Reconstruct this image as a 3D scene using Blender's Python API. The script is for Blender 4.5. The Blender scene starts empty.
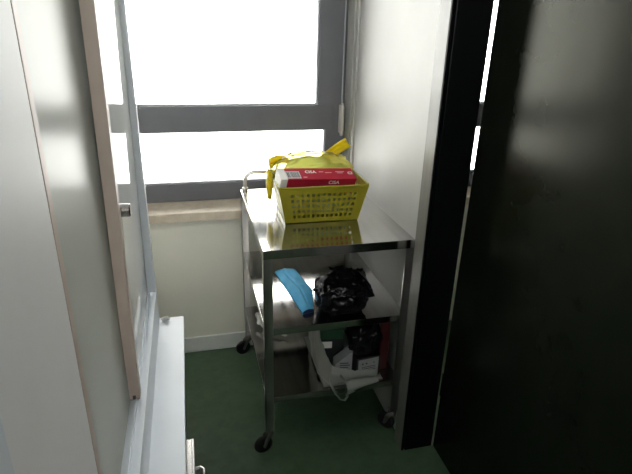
import bpy, bmesh, math, random
from mathutils import Vector, Matrix, noise

random.seed(7)
S = bpy.context.scene
COL = S.collection

# ---------------------------------------------------------------- camera
cam_d = bpy.data.cameras.new('camera')
cam = bpy.data.objects.new('camera', cam_d)
COL.objects.link(cam)
right = Vector((0.97009075, -0.24156373, 0.02389333))
up = Vector((0.06976075, 0.37171493, 0.92572212))
fwd = Vector((0.2325024, 0.89636766, -0.37744888))
cam.matrix_world = Matrix((
    (right.x, up.x, -fwd.x, -0.722),
    (right.y, up.y, -fwd.y, -2.228),
    (right.z, up.z, -fwd.z, 1.513),
    (0, 0, 0, 1)))
cam_d.sensor_width = 36.0
cam_d.lens = 505.76 / 632 * 36.0
cam_d.clip_start = 0.02
S.camera = cam

# ---------------------------------------------------------------- sky, exposure
W = bpy.data.worlds.new('overcast_sky')
S.world = W
W.use_nodes = True
bg = W.node_tree.nodes['Background']
bg.inputs['Color'].default_value = (1.0, 0.985, 0.955, 1)
bg.inputs['Strength'].default_value = 12.5
S.view_settings.view_transform = 'Standard'
S.view_settings.look = 'None'
S.view_settings.gamma = 1.0
S.view_settings.exposure = 0.0
S.cycles.use_denoising = True
S.cycles.max_bounces = 10
S.cycles.diffuse_bounces = 5
S.cycles.glossy_bounces = 5
S.cycles.transparent_max_bounces = 12
S.cycles.sample_clamp_indirect = 25.0
S.cycles.caustics_reflective = False
S.cycles.caustics_refractive = False

# added fill light just under the ceiling, out of view
lamp_d = bpy.data.lights.new('fill_light', 'AREA')
lamp_d.shape = 'RECTANGLE'
lamp_d.size, lamp_d.size_y = 0.3, 1.2
lamp_d.energy = 3.0
lamp_d.color = (0.93, 0.97, 1.0)
lamp = bpy.data.objects.new('fill_light', lamp_d)
COL.objects.link(lamp)
lamp.location = (-0.85, -1.0, 2.57)


# ---------------------------------------------------------------- materials
def principled(name, color, rough=0.5, metal=0.0, **kw):
    m = bpy.data.materials.new(name)
    m.use_nodes = True
    b = m.node_tree.nodes['Principled BSDF']
    b.inputs['Base Color'].default_value = (*color, 1)
    b.inputs['Roughness'].default_value = rough
    b.inputs['Metallic'].default_value = metal
    for k, v in kw.items():
        b.inputs[k].default_value = v
    return m


def mottled(name, c1, c2, scale, rough=0.5, metal=0.0, bump=0.0, stretch=(1, 1, 1), detail=4, rough_var=0.0, **kw):
    m = principled(name, c1, rough, metal, **kw)
    nt = m.node_tree
    N, L = nt.nodes, nt.links
    b = N['Principled BSDF']
    tc = N.new('ShaderNodeTexCoord')
    mp = N.new('ShaderNodeMapping')
    mp.inputs['Scale'].default_value = stretch
    tx = N.new('ShaderNodeTexNoise')
    tx.inputs['Scale'].default_value = scale
    tx.inputs['Detail'].default_value = detail
    cr = N.new('ShaderNodeValToRGB')
    cr.color_ramp.elements[0].position = 0.32
    cr.color_ramp.elements[1].position = 0.68
    cr.color_ramp.elements[0].color = (*c1, 1)
    cr.color_ramp.elements[1].color = (*c2, 1)
    L.new(tc.outputs['Object'], mp.inputs['Vector'])
    L.new(mp.outputs[0], tx.inputs['Vector'])
    L.new(tx.outputs['Fac'], cr.inputs[0])
    L.new(cr.outputs[0], b.inputs['Base Color'])
    if rough_var:
        mr = N.new('ShaderNodeMapRange')
        mr.inputs['To Min'].default_value = rough - rough_var
        mr.inputs['To Max'].default_value = rough + rough_var
        L.new(tx.outputs['Fac'], mr.inputs['Value'])
        L.new(mr.outputs[0], b.inputs['Roughness'])
    if bump:
        bp = N.new('ShaderNodeBump')
        bp.inputs['Strength'].default_value = bump
        bp.inputs['Distance'].default_value = 0.01
        L.new(tx.outputs['Fac'], bp.inputs['Height'])
        L.new(bp.outputs[0], b.inputs['Normal'])
    return m


def film(name, color, alpha, rough=0.3, trans=0.5, ior=1.35):
    """thin plastic film: partly see-through, partly diffusing light from both sides"""
    m = bpy.data.materials.new(name)
    m.use_nodes = True
    N, L = m.node_tree.nodes, m.node_tree.links
    N.remove(N['Principled BSDF'])
    out = N['Material Output']
    tp = N.new('ShaderNodeBsdfTransparent')
    tp.inputs[0].default_value = (*[0.45 + 0.55 * c for c in color], 1)
    tl = N.new('ShaderNodeBsdfTranslucent')
    tl.inputs[0].default_value = (*color, 1)
    df = N.new('ShaderNodeBsdfDiffuse')
    df.inputs[0].default_value = (*color, 1)
    gl = N.new('ShaderNodeBsdfGlossy')
    gl.inputs['Roughness'].default_value = rough
    m1 = N.new('ShaderNodeMixShader'); m1.inputs[0].default_value = trans
    m2 = N.new('ShaderNodeMixShader'); m2.inputs[0].default_value = alpha
    m3 = N.new('ShaderNodeMixShader')
    fr = N.new('ShaderNodeFresnel'); fr.inputs[0].default_value = ior
    L.new(df.outputs[0], m1.inputs[1]); L.new(tl.outputs[0], m1.inputs[2])
    L.new(tp.outputs[0], m2.inputs[1]); L.new(m1.outputs[0], m2.inputs[2])
    L.new(fr.outputs[0], m3.inputs[0])
    L.new(m2.outputs[0], m3.inputs[1]); L.new(gl.outputs[0], m3.inputs[2])
    L.new(m3.outputs[0], out.inputs['Surface'])
    return m


def pane_glass(name, tint, body, body_color, rough=0.02, ior=1.5, sheen=1.0):
    """flat pane: clear or milky body plus Fresnel reflection"""
    m = bpy.data.materials.new(name)
    m.use_nodes = True
    N, L = m.node_tree.nodes, m.node_tree.links
    N.remove(N['Principled BSDF'])
    out = N['Material Output']
    tp = N.new('ShaderNodeBsdfTransparent'); tp.inputs[0].default_value = (*tint, 1)
    df = N.new('ShaderNodeBsdfDiffuse'); df.inputs[0].default_value = (*body_color, 1)
    gl = N.new('ShaderNodeBsdfGlossy'); gl.inputs['Roughness'].default_value = rough
    fr = N.new('ShaderNodeFresnel'); fr.inputs[0].default_value = ior
    m1 = N.new('ShaderNodeMixShader'); m1.inputs[0].default_value = body
    m2 = N.new('ShaderNodeMixShader')
    L.new(tp.outputs[0], m1.inputs[1]); L.new(df.outputs[0], m1.inputs[2])
    mu = N.new('ShaderNodeMath'); mu.operation = 'MULTIPLY'; mu.inputs[1].default_value = sheen
    L.new(fr.outputs[0], mu.inputs[0])
    L.new(mu.outputs[0], m2.inputs[0])
    L.new(m1.outputs[0], m2.inputs[1]); L.new(gl.outputs[0], m2.inputs[2])
    L.new(m2.outputs[0], out.inputs['Surface'])
    return m


M = {}
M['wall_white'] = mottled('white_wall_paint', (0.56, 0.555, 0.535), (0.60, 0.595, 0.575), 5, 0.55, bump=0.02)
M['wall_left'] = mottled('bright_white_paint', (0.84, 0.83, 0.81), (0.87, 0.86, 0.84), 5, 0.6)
M['wall_cream'] = mottled('cream_wall_paint', (0.82, 0.80, 0.69), (0.86, 0.84, 0.73), 4, 0.6, bump=0.02)
M['ceiling'] = mottled('ceiling_paint', (0.84, 0.84, 0.82), (0.87, 0.87, 0.85), 6, 0.8)
M['dim_wall'] = mottled('grey_room_paint', (0.20, 0.20, 0.19), (0.24, 0.24, 0.23), 6, 0.8)
M['floor'] = mottled('green_vinyl', (0.060, 0.110, 0.058), (0.085, 0.145, 0.080), 26, 0.42, detail=8, rough_var=0.06)
M['base_grey'] = mottled('grey_vinyl_skirting', (0.74, 0.76, 0.72), (0.79, 0.81, 0.77), 10, 0.5)
M['marble'] = mottled('beige_stone', (0.60, 0.50, 0.38), (0.74, 0.65, 0.52), 22, 0.35, detail=8)
M['frame_dark'] = mottled('charcoal_window_metal', (0.13, 0.135, 0.15), (0.15, 0.155, 0.17), 8, 0.42)
M['bead'] = principled('grey_glazing_bead', (0.42, 0.43, 0.46), 0.4)
M['alu'] = mottled('dull_aluminium', (0.46, 0.46, 0.44), (0.54, 0.53, 0.50), 9, 0.38, 0.5, stretch=(8, 8, 0.4))
M['hinge'] = principled('beige_hinge_paint', (0.55, 0.53, 0.48), 0.45)
M['steel'] = mottled('brushed_stainless', (0.50, 0.49, 0.47), (0.58, 0.57, 0.55), 40, 0.11, 1.0, stretch=(1, 0.05, 1), rough_var=0.03)
M['steel_leg'] = mottled('leg_stainless', (0.42, 0.41, 0.40), (0.50, 0.49, 0.47), 30, 0.30, 1.0, stretch=(1, 1, 0.05))
M['tube'] = principled('handle_steel', (0.62, 0.58, 0.54), 0.28, 1.0)
M['rubber'] = mottled('black_rubber', (0.012, 0.012, 0.012), (0.020, 0.020, 0.020), 30, 0.6)
M['zinc'] = principled('zinc_fork', (0.25, 0.24, 0.22), 0.4, 0.9)
M['white_lam'] = mottled('white_laminate', (0.70, 0.745, 0.80), (0.74, 0.785, 0.84), 7, 0.38)
M['grey_lam'] = mottled('pale_grey_laminate', (0.83, 0.82, 0.825), (0.87, 0.86, 0.865), 5, 0.5)
M['taupe'] = mottled('taupe_profile', (0.52, 0.43, 0.37), (0.57, 0.47, 0.41), 14, 0.45)
M['taupe_dark'] = principled('taupe_groove', (0.08, 0.06, 0.05), 0.6)
M['pane_clear'] = pane_glass('window_glass', (0.97, 0.98, 0.97), 0.0, (1, 1, 1))
M['pane_front'] = pane_glass('sliding_glass', (0.80, 0.86, 0.83), 0.93, (0.88, 0.90, 0.87), 0.03)
M['pane_frost'] = pane_glass('frosted_sliding_glass', (0.75, 0.82, 0.78), 0.90, (0.66, 0.68, 0.63), 0.24, 1.5, 0.38)
M['lock'] = principled('lock_nickel', (0.34, 0.33, 0.32), 0.25, 1.0)
M['post'] = mottled('satin_metal_edge', (0.16, 0.155, 0.14), (0.19, 0.185, 0.165), 12, 0.42, 0.0, stretch=(6, 6, 0.3))
M['black_paint'] = mottled('black_frame_paint', (0.003, 0.0035, 0.004), (0.004, 0.0045, 0.005), 7, 0.32, **{'Specular IOR Level': 0.12})
M['door_dark'] = mottled('dark_green_black_door', (0.006, 0.008, 0.005), (0.010, 0.012, 0.008), 9, 0.22, bump=0.04, **{'Specular IOR Level': 0.13, 'Specular Tint': (1.0, 1.0, 0.74, 1)})
M['basket'] = mottled('olive_yellow_plastic', (0.28, 0.25, 0.008), (0.32, 0.285, 0.011), 12, 0.42)
M['bag_yellow'] = film('yellow_bag_film', (0.96, 0.90, 0.30), 0.45, 0.4, 0.75, 1.18)
M['bag_yellow_solid'] = film('yellow_bag_gathered', (0.90, 0.74, 0.02), 0.93, 0.3, 0.55)
M['green_light'] = film('green_tinted_contents', (0.66, 0.74, 0.50), 0.72, 0.5, 0.6, 1.1)
M['green_fill'] = mottled('green_grey_contents', (0.15, 0.23, 0.12), (0.40, 0.46, 0.32), 26, 0.7, detail=6)
M['red'] = mottled('red_carton', (0.40, 0.012, 0.035), (0.45, 0.018, 0.045), 12, 0.6, **{'Specular IOR Level': 0.2})
M['card_white'] = mottled('white_carton', (0.74, 0.72, 0.70), (0.80, 0.78, 0.76), 15, 0.6)
M['print_white'] = principled('white_print', (0.88, 0.84, 0.82), 0.5)
M['print_pink'] = principled('pale_pink_print', (0.72, 0.33, 0.34), 0.5)
M['print_dark'] = principled('dark_print', (0.06, 0.05, 0.06), 0.5)
M['label_grey'] = principled('label_paper', (0.55, 0.53, 0.53), 0.55)
M['blue'] = mottled('blue_wrap_paper', (0.04, 0.45, 0.84), (0.09, 0.56, 0.92), 25, 0.6, bump=0.15)
M['navy'] = principled('navy_end', (0.01, 0.03, 0.12), 0.6)
M['black_bag'] = principled('black_bag_plastic', (0.004, 0.004, 0.006), 0.26, **{'Specular IOR Level': 0.25})
M['white_bag'] = film('white_bag_film', (0.80, 0.82, 0.76), 0.55, 0.35, 0.5, 1.2)
M['carton_green'] = mottled('dark_green_carton', (0.015, 0.06, 0.03), (0.02, 0.075, 0.04), 12, 0.5)
M['carton_black'] = principled('black_carton', (0.008, 0.008, 0.010), 0.45)
M['carton_grey'] = mottled('grey_white_carton', (0.36, 0.37, 0.38), (0.41, 0.42, 0.43), 12, 0.55)
M['maroon'] = mottled('maroon_carton', (0.05, 0.006, 0.007), (0.065, 0.008, 0.009), 12, 0.5)
M['paper'] = mottled('white_paper', (0.72, 0.70, 0.66), (0.80, 0.78, 0.74), 20, 0.7)


# ---------------------------------------------------------------- mesh helpers
class MB:
    def __init__(self):
        self.bm = bmesh.new()

    def box(self, x0, x1, y0, y1, z0, z1, bevel=0.0, mat=None):
        t = bmesh.new()
        bmesh.ops.create_cube(t, size=1.0)
        for v in t.verts:
            v.co = Vector(((x0 + x1) / 2 + v.co.x * (x1 - x0), (y0 + y1) / 2 + v.co.y * (y1 - y0), (z0 + z1) / 2 + v.co.z * (z1 - z0)))
        if bevel:
            bmesh.ops.bevel(t, geom=t.edges[:], offset=bevel, segments=2, profile=0.6, affect='EDGES')
        if mat is not None:
            bmesh.ops.transform(t, matrix=mat, verts=t.verts)
        self.merge(t)
        return self

    def merge(self, t):
        me = bpy.data.meshes.new('tmp')
        t.to_mesh(me); t.free()
        self.bm.from_mesh(me)
        bpy.data.meshes.remove(me)

    def tube(self, pts, r, seg=12, closed=False, flat=1.0):
        pts = [Vector(p) for p in pts]
        n = len(pts)
        rings = []
        prev = None
        for i, p in enumerate(pts):
            if closed:
                d = pts[(i + 1) % n] - pts[i - 1]
            else:
                d = pts[min(i + 1, n - 1)] - pts[max(i - 1, 0)]
            d.normalize()
            a = prev if prev is not None else (Vector((0, 0, 1)) if abs(d.z) < 0.9 else Vector((1, 0, 0)))
            a = a - d * a.dot(d)
            a.normalize()
            b = d.cross(a)
            prev = a
            rr = r[i] if isinstance(r, (list, tuple)) else r
            rings.append([self.bm.verts.new(p + a * rr * math.cos(2 * math.pi * k / seg) + b * rr * flat * math.sin(2 * math.pi * k / seg)) for k in range(seg)])
        for i in range(n if closed else n - 1):
            A, B = rings[i], rings[(i + 1) % n]
            for k in range(seg):
                self.bm.faces.new((A[k], A[(k + 1) % seg], B[(k + 1) % seg], B[k]))
        if not closed:
            self.bm.faces.new(rings[0][::-1]); self.bm.faces.new(rings[-1])
        return self

    def lathe(self, c, axis, prof, seg=28):
        """prof: list of (distance along axis, radius)"""
        c = Vector(c); d = Vector(axis).normalized()
        a = d.orthogonal().normalized(); b = d.cross(a)
        rings = []
        for t, r in prof:
            rings.append([self.bm.verts.new(c + d * t + (a * math.cos(2 * math.pi * k / seg) + b * math.sin(2 * math.pi * k / seg)) * max(r, 1e-4)) for k in range(seg)])
        for A, B in zip(rings, rings[1:]):
            for k in range(seg):
                self.bm.faces.new((A[k], A[(k + 1) % seg], B[(k + 1) % seg], B[k]))
        self.bm.faces.new(rings[0][::-1]); self.bm.faces.new(rings[-1])
        return self

    def grid(self, fn, nu, nv, close_u=False):
        vs = [[self.bm.verts.new(fn(i / nu, j / nv)) for j in range(nv + 1)] for i in range(nu if close_u else nu + 1)]
        m = len(vs)
        for i in range(nu):
            for j in range(nv):
                self.bm.faces.new((vs[i][j], vs[(i + 1) % m][j], vs[(i + 1) % m][j + 1], vs[i][j + 1]))
        return self

    def prism(self, poly, z0, z1, bevel=0.0):
        t = bmesh.new()
        lo = [t.verts.new((x, y, z0)) for x, y in poly]
        hi = [t.verts.new((x, y, z1)) for x, y in poly]
        t.faces.new(lo[::-1]); t.faces.new(hi)
        for i in range(len(poly)):
            j = (i + 1) % len(poly)
            t.faces.new((lo[i], lo[j], hi[j], hi[i]))
        if bevel:
            bmesh.ops.bevel(t, geom=t.edges[:], offset=bevel, segments=2, profile=0.6, affect='EDGES')
        self.merge(t)
        return self

    def build(self, name, mat, parent=None, smooth=False, solid=0.0, matrix=None, subsurf=0):
        bm = self.bm
        if matrix is not None:
            bmesh.ops.transform(bm, matrix=matrix, verts=bm.verts)
        bmesh.ops.recalc_face_normals(bm, faces=bm.faces)
        me = bpy.data.meshes.new(name)
        if parent is None:          # the origin of a one-mesh thing sits at its base
            xs = [v.co.x for v in bm.verts]; ys = [v.co.y for v in bm.verts]; zs = [v.co.z for v in bm.verts]
            org = Vector(((min(xs) + max(xs)) / 2, (min(ys) + max(ys)) / 2, min(zs)))
        else:
            org = world_loc(parent)
        bmesh.ops.translate(bm, vec=-org, verts=bm.verts)
        bm.to_mesh(me); bm.free()
        me.materials.append(mat)
        o = bpy.data.objects.new(name, me)
        COL.objects.link(o)
        if parent is None:
            o.location = org
        else:
            o.parent = parent        # parents are never rotated, so local = world - parent origin
        if smooth:
            for p in me.polygons:
                p.use_smooth = True
        if solid:
            md = o.modifiers.new('thickness', 'SOLIDIFY'); md.thickness = solid; md.offset = 0
        if subsurf:
            md = o.modifiers.new('smooth', 'SUBSURF'); md.levels = subsurf; md.render_levels = subsurf
        return o


def world_loc(o):
    v = o.location.copy()
    while o.parent:
        o = o.parent
        v += o.location
    return v


def thing(name, loc, label, cat, group=None):
    o = bpy.data.objects.new(name, None)
    o.empty_display_size = 0.05
    COL.objects.link(o)
    o.location = loc
    return tag(o, label, cat, group)


def tag(o, label, cat, group=None):
    o['label'] = label
    o['category'] = cat
    if group:
        o['group'] = group
    return o


def struct(o, label=None, cat=None):
    o['kind'] = 'structure'
    if label:
        o['label'] = label
        o['category'] = cat
    return o


def s_thing(name, loc, label, cat):
    return struct(thing(name, loc, label, cat))


def lumpy(c, half, amp, freq, seed, levels=5, flat=0.0, power=2.0, ridge=0.0):
    """a crumpled, bag-like closed lump; flat = how far the underside is pressed level"""
    t = bmesh.new()
    bmesh.ops.create_icosphere(t, subdivisions=levels, radius=1.0)
    off = Vector((seed * 3.7, seed * 1.3, seed * 2.1))
    for v in t.verts:
        d = v.co.normalized()
        e = 2.0 / power
        q = Vector([math.copysign(abs(k) ** e, k) for k in d])
        n = noise.fractal(d * freq + off, 1.0, 2.0, 4)
        r = 1 - abs(noise.noise(d * freq * 1.7 + off * 2))
        r2 = 1 - abs(noise.noise(d * freq * 3.6 + off * 3))
        k = 1 + amp * n + ridge * (r ** 3 - 0.5) + ridge * 0.45 * (r2 ** 3 - 0.5)
        q *= k
        if q.z < -1 + flat:
            q.z = -1 + flat + (q.z + 1 - flat) * 0.06
        v.co = Vector(c) + Vector((q.x * half[0], q.y * half[1], q.z * half[2]))
    m = MB(); m.merge(t)
    return m


def crumple(p, amp, freq, seed):
    o = Vector((seed, seed * 2.3, seed * 0.7))
    n = noise.noise_vector(p * freq + o)
    r = (1 - abs(noise.noise(p * freq * 1.6 + o))) ** 4
    return p + n * amp + Vector((0, -0.3, 1)) * (r - 0.3) * amp


def text(body, size, mat_w, name, mat, parent, ext=0.0002):
    cu = bpy.data.curves.new('lettering', 'FONT')
    cu.body = body; cu.size = size; cu.extrude = ext
    cu.align_x = 'CENTER'; cu.align_y = 'CENTER'
    cu.offset = size * 0.018
    tmp = bpy.data.objects.new('lettering_tmp', cu)
    COL.objects.link(tmp)
    bpy.context.view_layer.update()
    me = bpy.data.meshes.new_from_object(tmp.evaluated_get(bpy.context.evaluated_depsgraph_get()))
    bpy.data.objects.remove(tmp)
    me.transform(Matrix.Translation(-world_loc(parent)) @ mat_w)
    me.materials.clear(); me.materials.append(mat)
    o = bpy.data.objects.new(name, me)
    COL.objects.link(o)
    o.parent = parent
    return o


# ================================================================ the room
WX = 0.022                    # face of the white right-hand wall
FL = MB().box(-1.40, 1.75, -4.2, 0.40, -0.06, 0.0).build('floor', M['floor'])
struct(FL)
CE = MB().box(-1.40, 1.75, -4.2, 0.40, 2.60, 2.66).build('ceiling', M['ceiling'])
struct(CE)
# wall under and around the windows
m = MB()
m.box(-1.40, 1.75, 0.0, 0.30, 0.0, 0.706)
m.box(-1.40, 1.75, 0.0, 0.30, 2.20, 2.60)
m.box(-1.40, -1.27, 0.0, 0.30, 0.706, 2.20)
m.box(1.55, 1.75, 0.0, 0.30, 0.706, 2.20)
struct(m.build('wall_back', M['wall_cream']))
struct(MB().box(-1.40, -1.30, -4.2, 0.0, 0.0, 2.60).build('wall_left', M['wall_left']))
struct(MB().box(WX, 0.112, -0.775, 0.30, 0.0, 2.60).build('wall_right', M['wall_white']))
m = MB()
m.box(-1.40, 1.75, -4.3, -4.2, 0.0, 1.5)
m.box(-1.40, 1.75, -4.3, -4.2, 2.5, 2.60)
m.box(-1.40, -1.20, -4.3, -4.2, 1.5, 2.5)
m.box(-0.05, 1.75, -4.3, -4.2, 1.5, 2.5)
struct(m.build('wall_front', M['dim_wall']))
m = MB()
m.box(0.135, 0.235, -4.2, -1.76, 0.0, 2.60)
m.box(0.135, 0.175, -1.76, -0.85, 2.105, 2.60)
struct(m.build('wall_near', M['dim_wall']))
struct(MB().box(-0.90, 0.134, -2.80, -2.70, 0.0, 1.25).build('wall_light_block', M['dim_wall']))  # added unseen half-height wall, keeps rear window light off the near floor
struct(MB().box(1.70, 1.75, -4.2, 0.0, 0.0, 2.60).build('wall_far', M['wall_white']))
struct(MB().box(-1.30, WX, -0.012, 0.0, 0.0, 0.084, 0.003).build('baseboard_back', M['base_grey']))
# grey lining of the window reveal on the right-hand wall
m = MB()
m.box(WX - 0.013, WX, 0.028, 0.125, 0.748, 2.20, 0.002)
m.box(WX - 0.009, WX, -0.012, 0.020, 0.748, 2.20, 0.002)
m.box(WX - 0.006, WX, 0.018, 0.030, 0.748, 2.20)
struct(m.build('trim_1', M['alu']))

# metal-edged black end post of the right-hand wall
post = s_thing('trim_2', (0.06, -0.81, 0), 'black end post of the white wall with a satin metal side beside the trolley', 'post')
MB().box(0.003, 0.007, -0.840, -0.774, 0.0, 2.60).build('metal_edge', M['post'], post)
m = MB()
m.box(0.0072, 0.112, -0.838, -0.7755, 0.0, 2.60)
m.box(0.004, 0.011, -0.845, -0.838, 0.0, 2.60, 0.001)
m.box(0.017, 0.1305, -0.847, -0.838, 0.0, 2.60, 0.003)
m.build('black_face', M['black_paint'], post)


# ---------------------------------------------------------------- windows
def window(name, x0, x1, right_stile, low_stile, label):
    root = s_thing(name, ((x0 + x1) / 2, 0.13, 0.748), label, 'window')
    zb, z1, z2, zt = 0.835, 1.077, 1.191, 2.10
    Y0, Y1 = 0.13, 0.185
    m = MB()
    m.box(x0, x0 + 0.11, Y0, Y1, 0.75, 2.20, 0.004)
    m.box(x1 - right_stile, x1, Y0, Y1, z1, 2.20, 0.004)
    m.box(x1 - low_stile, x1, Y0 + 0.002, Y1, 0.75, z1 + 0.01, 0.004)
    m.box(x0 + 0.10, x1 - low_stile + 0.005, Y0 + 0.001, Y1, 0.75, zb, 0.004)
    m.box(x0 + 0.10, x1 - right_stile + 0.005, Y0 + 0.001, Y1, zt, 2.20, 0.004)
    m.build('window_frame', M['frame_dark'], root)
    MB().box(x0 + 0.10, x1 - low_stile + 0.03, Y0 - 0.004, Y1 - 0.002, z1, z2, 0.004).build('crossbar', M['frame_dark'], root)
    b = MB()
    xl, xr, xr2 = x0 + 0.11, x1 - right_stile, x1 - low_stile
    for (za, zc, xe) in ((zb, z1, xr2), (z2, zt, xr)):
        b.box(xl, xe, Y0 + 0.012, Y0 + 0.03, za, za + 0.006)
        b.box(xl, xe, Y0 + 0.012, Y0 + 0.03, zc - 0.006, zc)
        b.box(xl, xl + 0.006, Y0 + 0.012, Y0 + 0.03, za, zc)
        b.box(xe - 0.008, xe, Y0 + 0.006, Y0 + 0.03, za, zc)
    b.build('glazing_bead', M['bead'], root)
    MB().box(xl + 0.001, xr2 - 0.001, Y0 + 0.032, Y0 + 0.038, zb + 0.001, z1 - 0.001).build('lower_pane', M['pane_clear'], root)
    MB().box(xl + 0.001, xr - 0.001, Y0 + 0.032, Y0 + 0.038, z2 + 0.001, zt - 0.001).build('upper_pane', M['pane_clear'], root)
    return root


win = window('window_1', -1.27, 0.020, 0.138, 0.096, 'charcoal framed window over the stone sill behind the trolley')
MB().box(-1.30, WX, -0.032, 0.20, 0.706, 0.748, 0.004).build('window_sill', M['marble'], win)
h = MB()
h.box(-0.016, -0.002, 0.098, 0.1285, 1.062, 1.192, 0.003)
h.box(-0.008, 0.0, 0.085, 0.1285, 1.055, 1.19, 0.002)
h.lathe((-0.009, 0.095, 1.050), (0, 0, 1), [(0, 0.004), (0.002, 0.0065), (0.150, 0.0065), (0.153, 0.004)], 16)
h.build('hinge', M['hinge'], win)
m = MB()
m.tube([(-0.0045, 0.118, 1.20), (-0.0045, 0.118, 2.05)], 0.0035, 8)
m.build('seal_strip', M['bead'], win)
win2 = window('window_2', 0.112, 1.55, 0.118, 0.076, 'second window of the next bay seen as bright line through the door gap')
MB().box(0.112, 1.70, -0.032, 0.20, 0.706, 0.748, 0.004).build('window_sill', M['marble'], win2)

w3 = s_thing('fill_window', (-0.625, -4.25, 1.50), 'added fill light window, unseen behind the camera', 'window')  # unseen window added to let fill light in from behind
m = MB()
m.box(-1.20, -0.05, -4.28, -4.22, 1.50, 1.55, 0.003)
m.box(-1.20, -0.05, -4.28, -4.22, 2.45, 2.50, 0.003)
m.box(-1.20, -1.15, -4.279, -4.221, 1.50, 2.50, 0.003)
m.box(-0.10, -0.05, -4.279, -4.221, 1.50, 2.50, 0.003)
m.build('window_frame', M['frame_dark'], w3)
MB().box(-1.151, -0.099, -4.252, -4.248, 1.549, 2.451).build('pane', M['pane_clear'], w3)

# ---------------------------------------------------------------- the dark door
door = s_thing('door_1', (0.155, -1.30, 0), 'glossy greenish black door filling the right of the picture', 'door')
SAG = Matrix.Translation((0.137, 0, 2.1)) @ Matrix.Rotation(math.radians(0.16), 4, 'Y') @ Matrix.Translation((-0.137, 0, -2.1))
MB().box(0.139, 0.176, -1.755, -0.853, 0.006, 2.10, 0.003).build('door_leaf', M['door_dark'], door, matrix=SAG)
for z in (0.25, 1.98):
    MB().lathe((0.1355, -0.853, z), (0, 0, 1), [(0, 0.004), (0.003, 0.0052), (0.097, 0.0052), (0.1, 0.004)], 14).build('door_hinge', M['black_paint'], door)

# ================================================================ left-hand cabinets
# low base cabinet
base = thing('base_cabinet', (-1.05, -1.6, 0), 'low white cabinet with projecting ledge top along the left wall', 'cabinet')
MB().box(-1.295, -0.805, -2.59, -0.652, 0.06, 0.560, 0.002).build('carcass', M['white_lam'], base)
MB().box(-1.295, -0.83, -2.58, -0.66, 0.0, 0.06).build('plinth', M['base_grey'], base)
MB().box(-1.295, -0.7785, -2.595, -0.645, 0.560, 0.586, 0.002).build('ledge_top', M['white_lam'], base)
for (a, b) in ((-1.52, -1.19), (-1.90, -1.54)):
    d = MB().box(-0.804, -0.765, a, b, 0.075, 0.535, 0.003).build('drawer_front', M['white_lam'], base)
    k = MB()
    k.tube([(-0.766, b - 0.048, 0.49), (-0.748, b - 0.048, 0.492), (-0.741, b - 0.055, 0.492), (-0.741, b - 0.20, 0.492), (-0.748, b - 0.207, 0.492), (-0.766, b - 0.207, 0.49)], 0.006, 12)
    k.build('handle', M['lock'], d)
    k = MB()
    k.box(-0.804, -0.762, a + 0.004, b + 0.001, 0.536, 0.544, 0.001)
    k.box(-0.767, -0.760, a + 0.004, b + 0.001, 0.522, 0.545, 0.002)
    k.build('top_edge_pull', M['lock'], d)

# glass showcase standing on it
show = thing('display_cabinet', (-1.08, -1.12, 0.586), 'glass fronted white cabinet with two sliding panes standing on the ledge', 'cabinet')
m = MB()
m.box(-1.295, -0.859, -1.584, -0.645, 0.587, 0.690, 0.002)
m.box(-0.8685, -0.859, -1.584, -0.645, 0.690, 0.702)
m.box(-0.8840, -0.8800, -1.584, -0.645, 0.690, 0.702)
m.box(-0.9080, -0.9030, -1.584, -0.645, 0.690, 0.702)
m.build('track_rail', M['white_lam'], show)
m = MB()
m.box(-1.295, -1.285, -1.584, -0.645, 0.690, 2.10)
m.box(-1.285, -0.912, -1.584, -1.570, 0.690, 2.10)
m.box(-1.285, -0.912, -0.660, -0.645, 0.690, 2.10)
m.box(-1.295, -0.859, -1.584, -0.645, 2.10, 2.14)
m.build('body', M['grey_lam'], show)
for z in (1.02, 1.38, 1.74):
    MB().box(-1.284, -0.925, -1.582, -0.661, z, z + 0.018).build('shelf', M['grey_lam'], show)
MB().box(-0.892, -0.859, -0.672, -0.645, 0.702, 2.10, 0.002).build('corner_post', M['white_lam'], show)
# rear sliding pane (nearer the camera along the run)
d1 = MB().box(-0.9015, -0.8960, -1.565, -1.130, 0.698, 2.095).build('sliding_pane', M['pane_frost'], show)
m = MB()
m.box(-0.9055, -0.8915, -1.5838, -1.562, 0.698, 2.095, 0.002)
m.build('edge_strip', M['taupe'], d1)
# front sliding pane, leaning a touch in its track
LEAN = Matrix.Translation((-0.886, 0, 0.70)) @ Matrix.Rotation(math.radians(0.75), 4, 'Y') @ Matrix.Translation((0.886, 0, -0.70))
d2 = MB().box(-0.8890, -0.8845, -1.192, -0.675, 0.702, 2.09).build('sliding_pane', M['pane_front'], show, matrix=LEAN)
m = MB()
m.box(-0.8985, -0.8735, -1.200, -1.189, 0.699, 2.09, 0.001)
m.box(-0.8985, -0.8925, -1.189, -1.170, 0.699, 2.09, 0.001)
m.box(-0.8800, -0.8735, -1.189, -1.170, 0.699, 2.09, 0.001)
ep = m.build('edge_profile', M['taupe'], d2, matrix=LEAN)
m = MB()
m.box(-0.8895, -0.8825, -1.2012, -1.1995, 0.7005, 0.711)
m.build('notch', M['taupe_dark'], ep, matrix=LEAN)
lk = MB()
lk.lathe((-0.884, -1.150, 1.152), (1, 0, 0), [(0, 0.017), (0.006, 0.017), (0.008, 0.013), (0.012, 0.013), (0.0125, 0.0145), (0.032, 0.0145), (0.034, 0.012)], 24)
lk.build('lock', M['lock'], d2)

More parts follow.
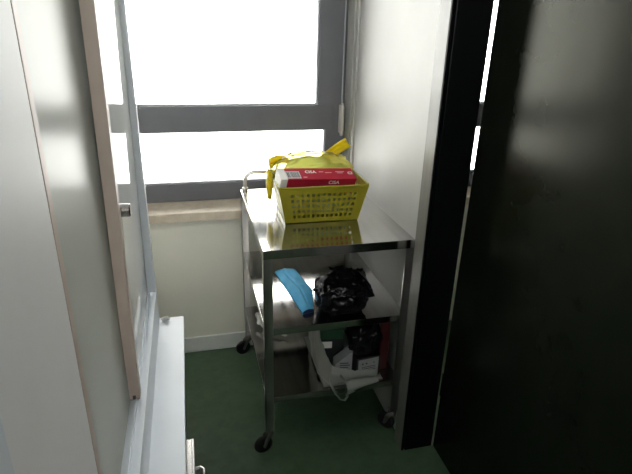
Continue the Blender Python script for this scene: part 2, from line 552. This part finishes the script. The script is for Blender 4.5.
# plain pale cabinet next to it, nearest the camera
tall = thing('tall_cabinet', (-1.1, -2.1, 0.586), 'plain pale grey cabinet at the left picture edge, nearest of all', 'cabinet')
MB().box(-1.295, -0.915, -2.585, -1.586, 0.587, 2.14).build('carcass', M['grey_lam'], tall)
MB().box(-0.914, -0.8915, -1.840, -1.5848, 0.592, 2.135, 0.002).build('door_panel', M['grey_lam'], tall)
MB().box(-0.914, -0.8880, -2.580, -1.844, 0.592, 2.135, 0.003).build('door_panel', M['white_lam'], tall)

# crumb of plaster on the ledge
tag(lumpy((-0.838, -0.664, 0.5925), (0.015, 0.010, 0.0075), 0.25, 2.2, 3, 3, 0.3).build('plaster_crumb', M['paper'], None, True),
    'small white crumb lying at the far end of the white ledge', 'crumb')

# ================================================================ the trolley
TX0, TX1, TY0, TY1 = -0.511, 0.020, -0.740, -0.052
trolley = thing('service_trolley', ((TX0 + TX1) / 2, (TY0 + TY1) / 2, 0), 'three tier stainless steel trolley on castors below the window', 'trolley')


def shelf(z, name, inset, lip):
    x0, x1, y0, y1 = TX0 + inset, TX1 - inset, TY0 + inset, TY1 - inset
    m = MB()
    m.box(x0, x1, y0, y1, z - 0.0025, z, 0.0008)
    for (a, b, c, d) in ((x0, x1, y0, y0 + 0.0025), (x0, x1, y1 - 0.0025, y1), (x0, x0 + 0.0025, y0, y1), (x1 - 0.0025, x1, y0, y1)):
        m.box(a, b, c, d, z - lip, z - 0.001, 0.0006)
    return m.build(name, M['steel'], trolley)


shelf(0.850, 'top_shelf', 0.0, 0.032)
shelf(0.5485, 'middle_shelf', 0.004, 0.026)
shelf(0.2543, 'bottom_shelf', 0.004, 0.024)
LG = 0.030
for sx in (0, 1):
    for sy in (0, 1):
        x0 = TX0 + 0.0005 if sx == 0 else TX1 - LG - 0.0005
        y0 = TY0 + 0.003 if sy == 0 else TY1 - LG - 0.0005
        if sy == 0:
            yy = TY0 - 0.0006
        m = MB()
        # angle iron: two thin flanges meeting at the outer corner
        xo = (x0, x0 + 0.003) if sx == 0 else (x0 + LG - 0.003, x0 + LG)
        ys = (TY0 - 0.0008, TY0 + LG) if sy == 0 else (TY1 - LG, TY1 + 0.0008)
        xs = (x0 - 0.001, x0 + LG) if sx == 0 else (x0, x0 + LG + 0.001)
        yo = (ys[0], ys[0] + 0.003) if sy == 0 else (ys[1] - 0.003, ys[1])
        m.box(xo[0], xo[1], ys[0], ys[1], 0.105, 0.818)
        m.box(xs[0], xs[1], yo[0], yo[1], 0.105, 0.818)
        m.box(min(xs) + 0.001, max(xs) - 0.001, min(ys) + 0.001, max(ys) - 0.001, 0.100, 0.106)
        leg = m.build('leg', M['steel_leg'], trolley)
        # castor
        cx, cy = (x0 + LG / 2), (ys[0] + ys[1]) / 2
        dx, dy = {(0, 0): (-0.026, -0.006), (1, 0): (-0.016, 0.016), (0, 1): (-0.030, -0.007), (1, 1): (-0.02, 0.01)}[(sx, sy)]
        hub = Vector((cx + dx, cy + dy, 0.037))
        ax = Vector((0.22, -1, 0)).normalized() if sx == 0 else Vector((1, 0.9, 0)).normalized()
        f = MB()
        f.lathe((cx, cy, 0.078), (0, 0, 1), [(0, 0.016), (0.008, 0.018), (0.014, 0.012), (0.024, 0.010)], 20)
        for s in (-1, 1):
            top = Vector((cx, cy, 0.084)) + ax * 0.014 * s
            bot = hub + ax * 0.015 * s + Vector((0, 0, -0.004))
            f.tube([top, (top + bot) / 2 + Vector((0, 0, 0.012)), bot], [0.010, 0.010, 0.006], 10, flat=0.32)
        f.tube([hub - ax * 0.019, hub + ax * 0.019], 0.005, 10)
        castor = f.build('castor', M['zinc'], trolley, True)
        wv = MB()
        wv.lathe(hub - ax * 0.011, ax, [(0, 0.013), (0.002, 0.030), (0.005, 0.0355), (0.011, 0.037), (0.017, 0.0355), (0.020, 0.030), (0.022, 0.013)], 32)
        wv.build('wheel', M['rubber'], castor, True)

# push handle across the far end
hy = TY1 - 0.014
pts = [(TX0 + 0.020, hy, 0.845), (TX0 + 0.020, hy, 0.885)]
for k in range(7):
    a = math.radians(90 * k / 6)
    pts.append((TX0 + 0.020 + 0.042 * (1 - math.cos(a)), hy, 0.890 + 0.042 * math.sin(a)))
for k in range(7):
    a = math.radians(90 - 90 * k / 6)
    pts.append((TX1 - 0.020 - 0.042 * (1 - math.cos(a)), hy, 0.890 + 0.042 * math.sin(a)))
pts += [(TX1 - 0.020, hy, 0.885), (TX1 - 0.020, hy, 0.845)]
m = MB().tube(pts, 0.0085, 14)
for x in (TX0 + 0.020, TX1 - 0.020):
    m.lathe((x, hy, 0.850), (0, 0, 1), [(0, 0.013), (0.012, 0.013), (0.016, 0.0095)], 18)
m.build('push_handle', M['tube'], trolley, True)

# ================================================================ on the top shelf
# perforated yellow basket
BZ, RZ = 0.853, 0.990
bot = [Vector((-0.393, -0.510, BZ)), Vector((-0.117, -0.514, BZ)), Vector((-0.112, -0.300, BZ)), Vector((-0.386, -0.292, BZ))]
rim = [Vector((-0.421, -0.524, RZ)), Vector((-0.084, -0.530, RZ)), Vector((-0.077, -0.284, RZ)), Vector((-0.413, -0.274, RZ))]
basket = thing('plastic_basket', (-0.25, -0.40, 0.8515), 'olive yellow plastic basket with rows of square holes on the trolley top', 'basket')


def perforated(a, b, c, d, cols, rows, mx, v0, v1):
    """panel a-b (bottom) to d-c (rim) as one grid with real square holes"""
    us = [0.0, mx * 0.5]
    for k in range(cols):
        w = (1 - 2 * mx) / cols
        us += [mx + w * (k + 0.22), mx + w * (k + 0.78)]
    us += [1 - mx * 0.5, 1.0]
    vs = [0.0]
    for k in range(rows):
        w = (v1 - v0) / rows
        vs += [v0 + w * (k + 0.20), v0 + w * (k + 0.74)]
    vs += [1.0]
    m = MB()
    P = [[None] * len(vs) for _ in us]
    for i, u in enumerate(us):
        for j, v in enumerate(vs):
            P[i][j] = m.bm.verts.new(a.lerp(b, u).lerp(d.lerp(c, u), v))
    for i in range(len(us) - 1):
        for j in range(len(vs) - 1):
            hole = (i >= 2 and i % 2 == 0 and i <= 2 * cols and j % 2 == 1 and j < 2 * rows)
            if not hole:
                m.bm.faces.new((P[i][j], P[i + 1][j], P[i + 1][j + 1], P[i][j + 1]))
    return m


for i, (cols, mx) in enumerate(((13, 0.10), (9, 0.09), (13, 0.10), (9, 0.09))):
    j = (i + 1) % 4
    perforated(bot[i], bot[j], rim[j], rim[i], cols, 5, mx, 0.10, 0.86).build('side_panel', M['basket'], basket, solid=0.0022)
m = MB()
m.grid(lambda u, v: bot[0].lerp(bot[1], u).lerp(bot[3].lerp(bot[2], u), v), 4, 4)
m.build('bottom', M['basket'], basket, solid=0.002)
rp = []
for i in range(4):
    p, q = rim[i], rim[(i + 1) % 4]
    d = (q - p).normalized()
    L_ = (q - p).length
    for t in (0.012, L_ * 0.33, L_ * 0.66, L_ - 0.012):
        rp.append(p + d * t)
MB().tube(rp, 0.0042, 10, closed=True).build('rim', M['basket'], basket, True)

# long red carton lying across the basket
box_c = Vector((-0.266, -0.444, 0.990))
box = thing('red_carton', (box_c.x, box_c.y, 0.935), 'long red carton with white lettering and barcode lying in the basket', 'box')
ax_x = Vector((0.300, 0.036, -0.020)).normalized()
RX = Matrix.Rotation(math.radians(22), 4, 'X')
n1 = (RX @ Vector((0, 0, 1))); n1 = (n1 - ax_x * n1.dot(ax_x)).normalized()
e1 = n1.cross(ax_x).normalized()       # points up the tilted face
BM_ = Matrix((
    (ax_x.x, e1.x, n1.x, box_c.x), (ax_x.y, e1.y, n1.y, box_c.y), (ax_x.z, e1.z, n1.z, box_c.z), (0, 0, 0, 1)))
HX, HS = 0.149, 0.034
MB().box(-HX, HX, -HS, HS, -HS, HS, 0.0012).build('sleeve', M['red'], box, matrix=BM_)
MB().box(-HX - 0.0012, -HX + 0.024, -HS - 0.0004, HS + 0.0004, -HS - 0.0004, HS + 0.0004).build('end_flap', M['card_white'], box, matrix=BM_)
lab = MB().box(-HX + 0.0245, -HX + 0.078, -0.028, 0.014, HS, HS + 0.0006).build('barcode_label', M['label_grey'], box, matrix=BM_)
m = MB()
x = -HX + 0.028
for k, wd in enumerate((5, 2, 3, 0, 0, 2, 1, 3, 1, 2, 2, 1, 3, 1, 1, 2, 3, 1)):
    if wd:
        m.box(x, x + wd * 0.00075, -0.023, 0.009, HS + 0.0006, HS + 0.0009)
    x += wd * 0.00075 + 0.0013
m.build('bars', M['print_dark'], lab, matrix=BM_)
FRONT = BM_ @ Matrix.Rotation(math.radians(90), 4, 'X')
text('CISA', 0.021, BM_ @ Matrix.Translation((-0.026, 0.010, HS + 0.0004)), 'lettering', M['print_white'], box)
text('CI', 0.021, BM_ @ Matrix.Translation((0.133, 0.002, HS + 0.0004)), 'lettering', M['print_white'], box)
text('CISA', 0.021, FRONT @ Matrix.Translation((0.058, 0.018, HS + 0.0004)), 'lettering', M['print_white'], box)
m = MB()
for (x0, x1, y) in ((0.008, 0.026, 0.011), (0.032, 0.058, 0.006), (-0.062, -0.047, -0.021), (0.075, 0.112, 0.012), (0.080, 0.104, 0.004)):
    MB().box(x0, x1, y - 0.0022, y + 0.0022, HS, HS + 0.0004).build('printed_band', M['print_pink'], box, matrix=BM_)

# tied yellow bag stuffed into the far half of the basket
bag = thing('yellow_bag', (-0.25, -0.345, 0.865), 'translucent yellow plastic bag with knotted ears bulging from the basket', 'bag')
def tuck(m, y0):
    # below the rim the bag is held in by the basket
    for v in m.bm.verts:
        if v.co.z < 1.005:
            k = max(0.0, min(1.0, (1.005 - v.co.z) / 0.03))
            v.co.x = -0.252 + (v.co.x + 0.252) * (1 - 0.17 * k)
            v.co.y = y0 + (v.co.y - y0) * (1 - 0.22 * k)
    return m


tuck(lumpy((-0.252, -0.330, 0.965), (0.130, 0.044, 0.086), 0.16, 2.4, 5, 4, 0.25, 2.4, 0.08), -0.330).build('contents', M['green_light'], bag, True)
lumpy((-0.252, -0.400, 0.893), (0.128, 0.090, 0.034), 0.10, 2.6, 17, 4, 0.2, 2.8, 0.1).build('contents', M['green_fill'], bag, True)
tuck(lumpy((-0.256, -0.328, 0.968), (0.166, 0.066, 0.102), 0.045, 1.8, 9, 5, 0.2, 2.9, 0.10), -0.328).build('bag_film', M['bag_yellow'], bag, True)


def ear(p0, p1, p2, w0, w1, seed, name='knotted_ear'):
    p0, p1, p2 = map(Vector, (p0, p1, p2))
    d = (p2 - p0).normalized()
    side = d.cross(Vector((0.12, -1, 0.25))).normalized()

    def f(u, v):
        p = p0.lerp(p1, v).lerp(p1.lerp(p2, v), v)
        w = w0 + (w1 - w0) * v
        fold = 0.006 * math.sin(u * 9 + seed) * (0.4 + v)
        return p + side * (u - 0.5) * w + Vector((0, -1, 0)) * fold
    MB().grid(f, 14, 12).build(name, M['bag_yellow_solid'], bag, True, solid=0.0012)


ear((-0.205, -0.325, 1.045), (-0.162, -0.320, 1.078), (-0.106, -0.318, 1.106), 0.034, 0.044, 0.3)
ear((-0.345, -0.325, 1.040), (-0.385, -0.325, 1.062), (-0.425, -0.325, 1.030), 0.022, 0.036, 1.7)
# loose flap hanging over the left rim
lumpy((-0.4275, -0.352, 0.958), (0.012, 0.030, 0.060), 0.12, 1.8, 13, 4, 0.0, 2.4, 0.12).build('hanging_flap', M['bag_yellow_solid'], bag, True)

# ================================================================ on the middle shelf
MZ = 0.5492
pouch = thing('wrapped_pouch', (-0.34, -0.48, MZ), 'flat sky blue folded paper pouch beside the black bag', 'pouch')
poly = [(-0.400, -0.300), (-0.308, -0.298), (-0.279, -0.490), (-0.296, -0.560), (-0.313, -0.645), (-0.356, -0.658)]


def pouch_pt(u, v):
    """u across, v along from the far end"""
    l = Vector((-0.400, -0.300)).lerp(Vector((-0.356, -0.656)), v)
    if v < 0.55:
        r = Vector((-0.308, -0.298)).lerp(Vector((-0.279, -0.490)), v / 0.55)
    else:
        r = Vector((-0.279, -0.490)).lerp(Vector((-0.313, -0.645)), (v - 0.55) / 0.45)
    return l.lerp(r, u)


def pouch_top(u, v):
    p = pouch_pt(u, v)
    h = 0.013 + 0.004 * noise.noise(Vector((p.x * 30, p.y * 18, 1)))
    crease = 0.004 * math.exp(-((u - 0.32 - 0.3 * v) / 0.04) ** 2) + 0.003 * math.exp(-((v - 0.38) / 0.02) ** 2)
    return Vector((p.x, p.y, MZ + 0.002 + h * (math.sin(math.pi * min(max(u, 0.0), 1.0)) ** 0.4 if 0 < u < 1 else 0) - crease * (1 if 0 < u < 1 else 0)))


m = MB()
m.grid(pouch_top, 26, 34)
m.grid(lambda u, v: Vector((*pouch_pt(u, v), MZ + 0.0006)), 26, 34)
m.build('wrapper', M['blue'], pouch, True)
d0, d1_ = Vector((-0.357, -0.6575, 0)), Vector((-0.313, -0.6465, 0))
m = MB()
m.grid(lambda u, v: d0.lerp(d1_, u) + Vector((0, -0.001 - 0.004 * v, MZ + 0.001 + (0.016 * math.sin(math.pi * (0.1 + 0.8 * u)) ** 0.5) * v)), 12, 3)
m.build('open_end', M['navy'], pouch, solid=0.002)

bb = thing('black_bag', (-0.20, -0.60, MZ), 'crumpled shiny black plastic bag sitting on the middle shelf', 'bag')
lumpy((-0.208, -0.640, 0.614), (0.094, 0.084, 0.066), 0.14, 1.7, 21, 5, 0.12, 2.8, 0.09).build('bag_body', M['black_bag'], bb, True)
m = MB()
m.grid(lambda u, v: crumple(Vector((-0.243 + 0.128 * u + 0.010 * v,
                                    -0.588 - 0.120 * v - 0.02 * math.sin(3 * u),
                                    0.706 - 0.026 * u * u - 0.005 * (1 - u) - 0.055 * v ** 1.6)), 0.009, 24, 6), 34, 22)
m.build('folded_mouth', M['black_bag'], bb, True, solid=0.0015)
m = MB()
m.grid(lambda u, v: crumple(Vector((-0.316 + 0.10 * v, -0.618 + 0.05 * (u - 0.5) * (0.3 + v) - 0.03 * v,
                                    0.622 + 0.052 * v + 0.05 * (u - 0.5) * v)), 0.007, 30, 11), 16, 20)
m.build('loose_corner', M['black_bag'], bb, True, solid=0.0015)

# ================================================================ on the bottom shelf
LZ = 0.2549
wb = thing('white_bag', (-0.17, -0.60, LZ), 'thin white plastic carrier bag open around the boxes on bottom shelf', 'bag')


def bag_wall(u, v):
    # u runs round the bag: far-left corner, left side, front, right side
    ring = [(-0.262, -0.360), (-0.285, -0.52), (-0.292, -0.655), (-0.262, -0.722), (-0.170, -0.727), (-0.075, -0.722), (-0.045, -0.66), (-0.052, -0.50)]
    hts = [0.215, 0.215, 0.165, 0.075, 0.040, 0.035, 0.05, 0.06]
    t = u * (len(ring) - 1)
    i = min(int(t), len(ring) - 2)
    f = t - i
    f = f * f * (3 - 2 * f)
    p = Vector(ring[i]).lerp(Vector(ring[i + 1]), f)
    h = hts[i] * (1 - f) + hts[i + 1] * f
    return crumple(Vector((p.x + 0.012 * v * (1 - u), p.y + 0.01 * v, LZ + 0.012 + h * v)), 0.006, 26, 4)


m = MB()
m.grid(bag_wall, 60, 16)
m.build('bag_side', M['white_bag'], wb, True, solid=0.0008)
m = MB()
m.grid(lambda u, v: Vector((-0.286 + 0.240 * u, -0.722 + 0.35 * v, LZ + 0.0025 + 0.002 * noise.noise(Vector((u * 9, v * 9, 0))))), 20, 20)
m.build('bag_base', M['white_bag'], wb, True, solid=0.0008)
lp = [(-0.262, -0.728, 0.300), (-0.258, -0.744, 0.268), (-0.244, -0.748, 0.238), (-0.226, -0.750, 0.212), (-0.208, -0.749, 0.204), (-0.196, -0.748, 0.222), (-0.196, -0.746, 0.252), (-0.206, -0.738, 0.284), (-0.222, -0.728, 0.305)]
sm = []
for i in range(len(lp) - 1):
    for k in range(4):
        sm.append(Vector(lp[i]).lerp(Vector(lp[i + 1]), k / 4))
sm.append(Vector(lp[-1]))
m = MB().tube(sm, [0.012 - 0.005 * math.sin(math.pi * i / (len(sm) - 1)) for i in range(len(sm))], 8, flat=0.35)
m.build('carrier_handle', M['white_bag'], wb, True)
m = MB()
m.grid(lambda u, v: crumple(Vector((-0.200 + 0.125 * u, -0.728 - 0.022 * math.sin(math.pi * min(1, v * 1.2)) - 0.002, 0.272 - (0.065 - 0.055 * u) * v + 0.010 * (1 - v))), 0.003, 30, 8), 18, 10)
m.build('overhanging_fold', M['white_bag'], wb, True, solid=0.0008)


def rz(cx, cy, deg):
    return Matrix.Translation((cx, cy, 0)) @ Matrix.Rotation(math.radians(deg), 4, 'Z')


ga = thing('green_carton', (-0.215, -0.53, LZ + 0.005), 'dark green carton with white label in the carrier bag', 'box')
G = rz(-0.218, -0.535, -8)
MB().box(-0.052, 0.052, -0.065, 0.065, LZ + 0.005, 0.425, 0.002, G).build('body', M['carton_green'], ga)
MB().box(-0.050, 0.050, -0.0665, -0.0650, LZ + 0.02, 0.385, 0, G).build('dark_panel', M['carton_black'], ga)
MB().box(-0.036, 0.004, -0.0675, -0.0665, 0.345, 0.375, 0.0004, G).build('label', M['print_white'], ga)
gb = thing('grey_carton', (-0.185, -0.655, LZ + 0.005), 'small grey white carton leaning between the green carton and black one', 'box')
G = rz(-0.190, -0.650, -6)
m = MB()
t = bmesh.new()
prof = [(-0.036, LZ + 0.006), (0.030, LZ + 0.006), (0.030, 0.372), (-0.036, 0.318)]
lo = [t.verts.new((x, -0.028, z)) for x, z in prof]; hi = [t.verts.new((x, 0.022, z)) for x, z in prof]
t.faces.new(lo); t.faces.new(hi[::-1])
for i in range(4):
    t.faces.new((lo[i], hi[i], hi[(i + 1) % 4], lo[(i + 1) % 4]))
bmesh.ops.transform(t, matrix=G, verts=t.verts)
m.merge(t)
m.build('body', M['carton_grey'], gb)
m = MB()
for k in range(4):
    m.box(-0.018, 0.022 - 0.006 * (k % 2), -0.0288, -0.0280, 0.290 + k * 0.010, 0.2935 + k * 0.010, 0, G)
m.build('printed_lines', M['print_dark'], gb)
gc = thing('black_white_carton', (-0.105, -0.66, LZ + 0.005), 'black carton with white printed panel under the dark shiny bundle', 'box')
G = rz(-0.106, -0.655, 6)
MB().box(-0.050, 0.050, -0.045, 0.045, LZ + 0.005, 0.352, 0.002, G).build('body', M['carton_black'], gc)
MB().box(-0.044, 0.042, -0.0462, -0.0450, LZ + 0.016, 0.345, 0.0003, G).build('white_panel', M['carton_grey'], gc)
m = MB()
for (x, z, r) in ((-0.026, 0.325, 0.004), (-0.010, 0.325, 0.004), (-0.026, 0.308, 0.003), (0.022, 0.325, 0.003)):
    m.lathe((x, -0.0462, z), (0, -1, 0), [(0, r), (0.0006, r)], 12)
for k in range(4):
    m.box(-0.022, 0.030, -0.0468, -0.0462, 0.284 + k * 0.008, 0.2868 + k * 0.008)
m.build('printed_marks', M['print_dark'], gc, matrix=G)
tag(lumpy((-0.110, -0.650, 0.418), (0.062, 0.058, 0.064), 0.2, 2.0, 31, 4, 0.05, 2.6, 0.18).build('dark_bundle', M['black_bag'], None, True),
    'small shiny black bundle lying on the black and white carton', 'bundle')
rd = thing('maroon_carton', (-0.026, -0.56, LZ), 'dark maroon carton standing at the right end of the bottom shelf', 'box')
MB().box(-0.042, -0.006, -0.66, -0.46, LZ, 0.470, 0.002).build('body', M['maroon'], rd)
MB().box(-0.041, -0.007, -0.659, -0.461, 0.470, 0.4715, 0.0005).build('lid', M['maroon'], rd)

# crumpled white paper behind the near left leg
m = MB()
m.grid(lambda u, v: crumple(Vector((-0.478 + 0.115 * u, -0.235 - 0.125 * u + 0.03 * (v - 0.5), LZ + 0.020 + 0.050 * v * (0.6 + 0.4 * math.sin(u * 5)))), 0.014, 24, 15), 24, 12)
tag(m.build('crumpled_paper', M['paper'], None, True, solid=0.001), 'crumpled scrap of white paper behind the near left trolley leg', 'paper')
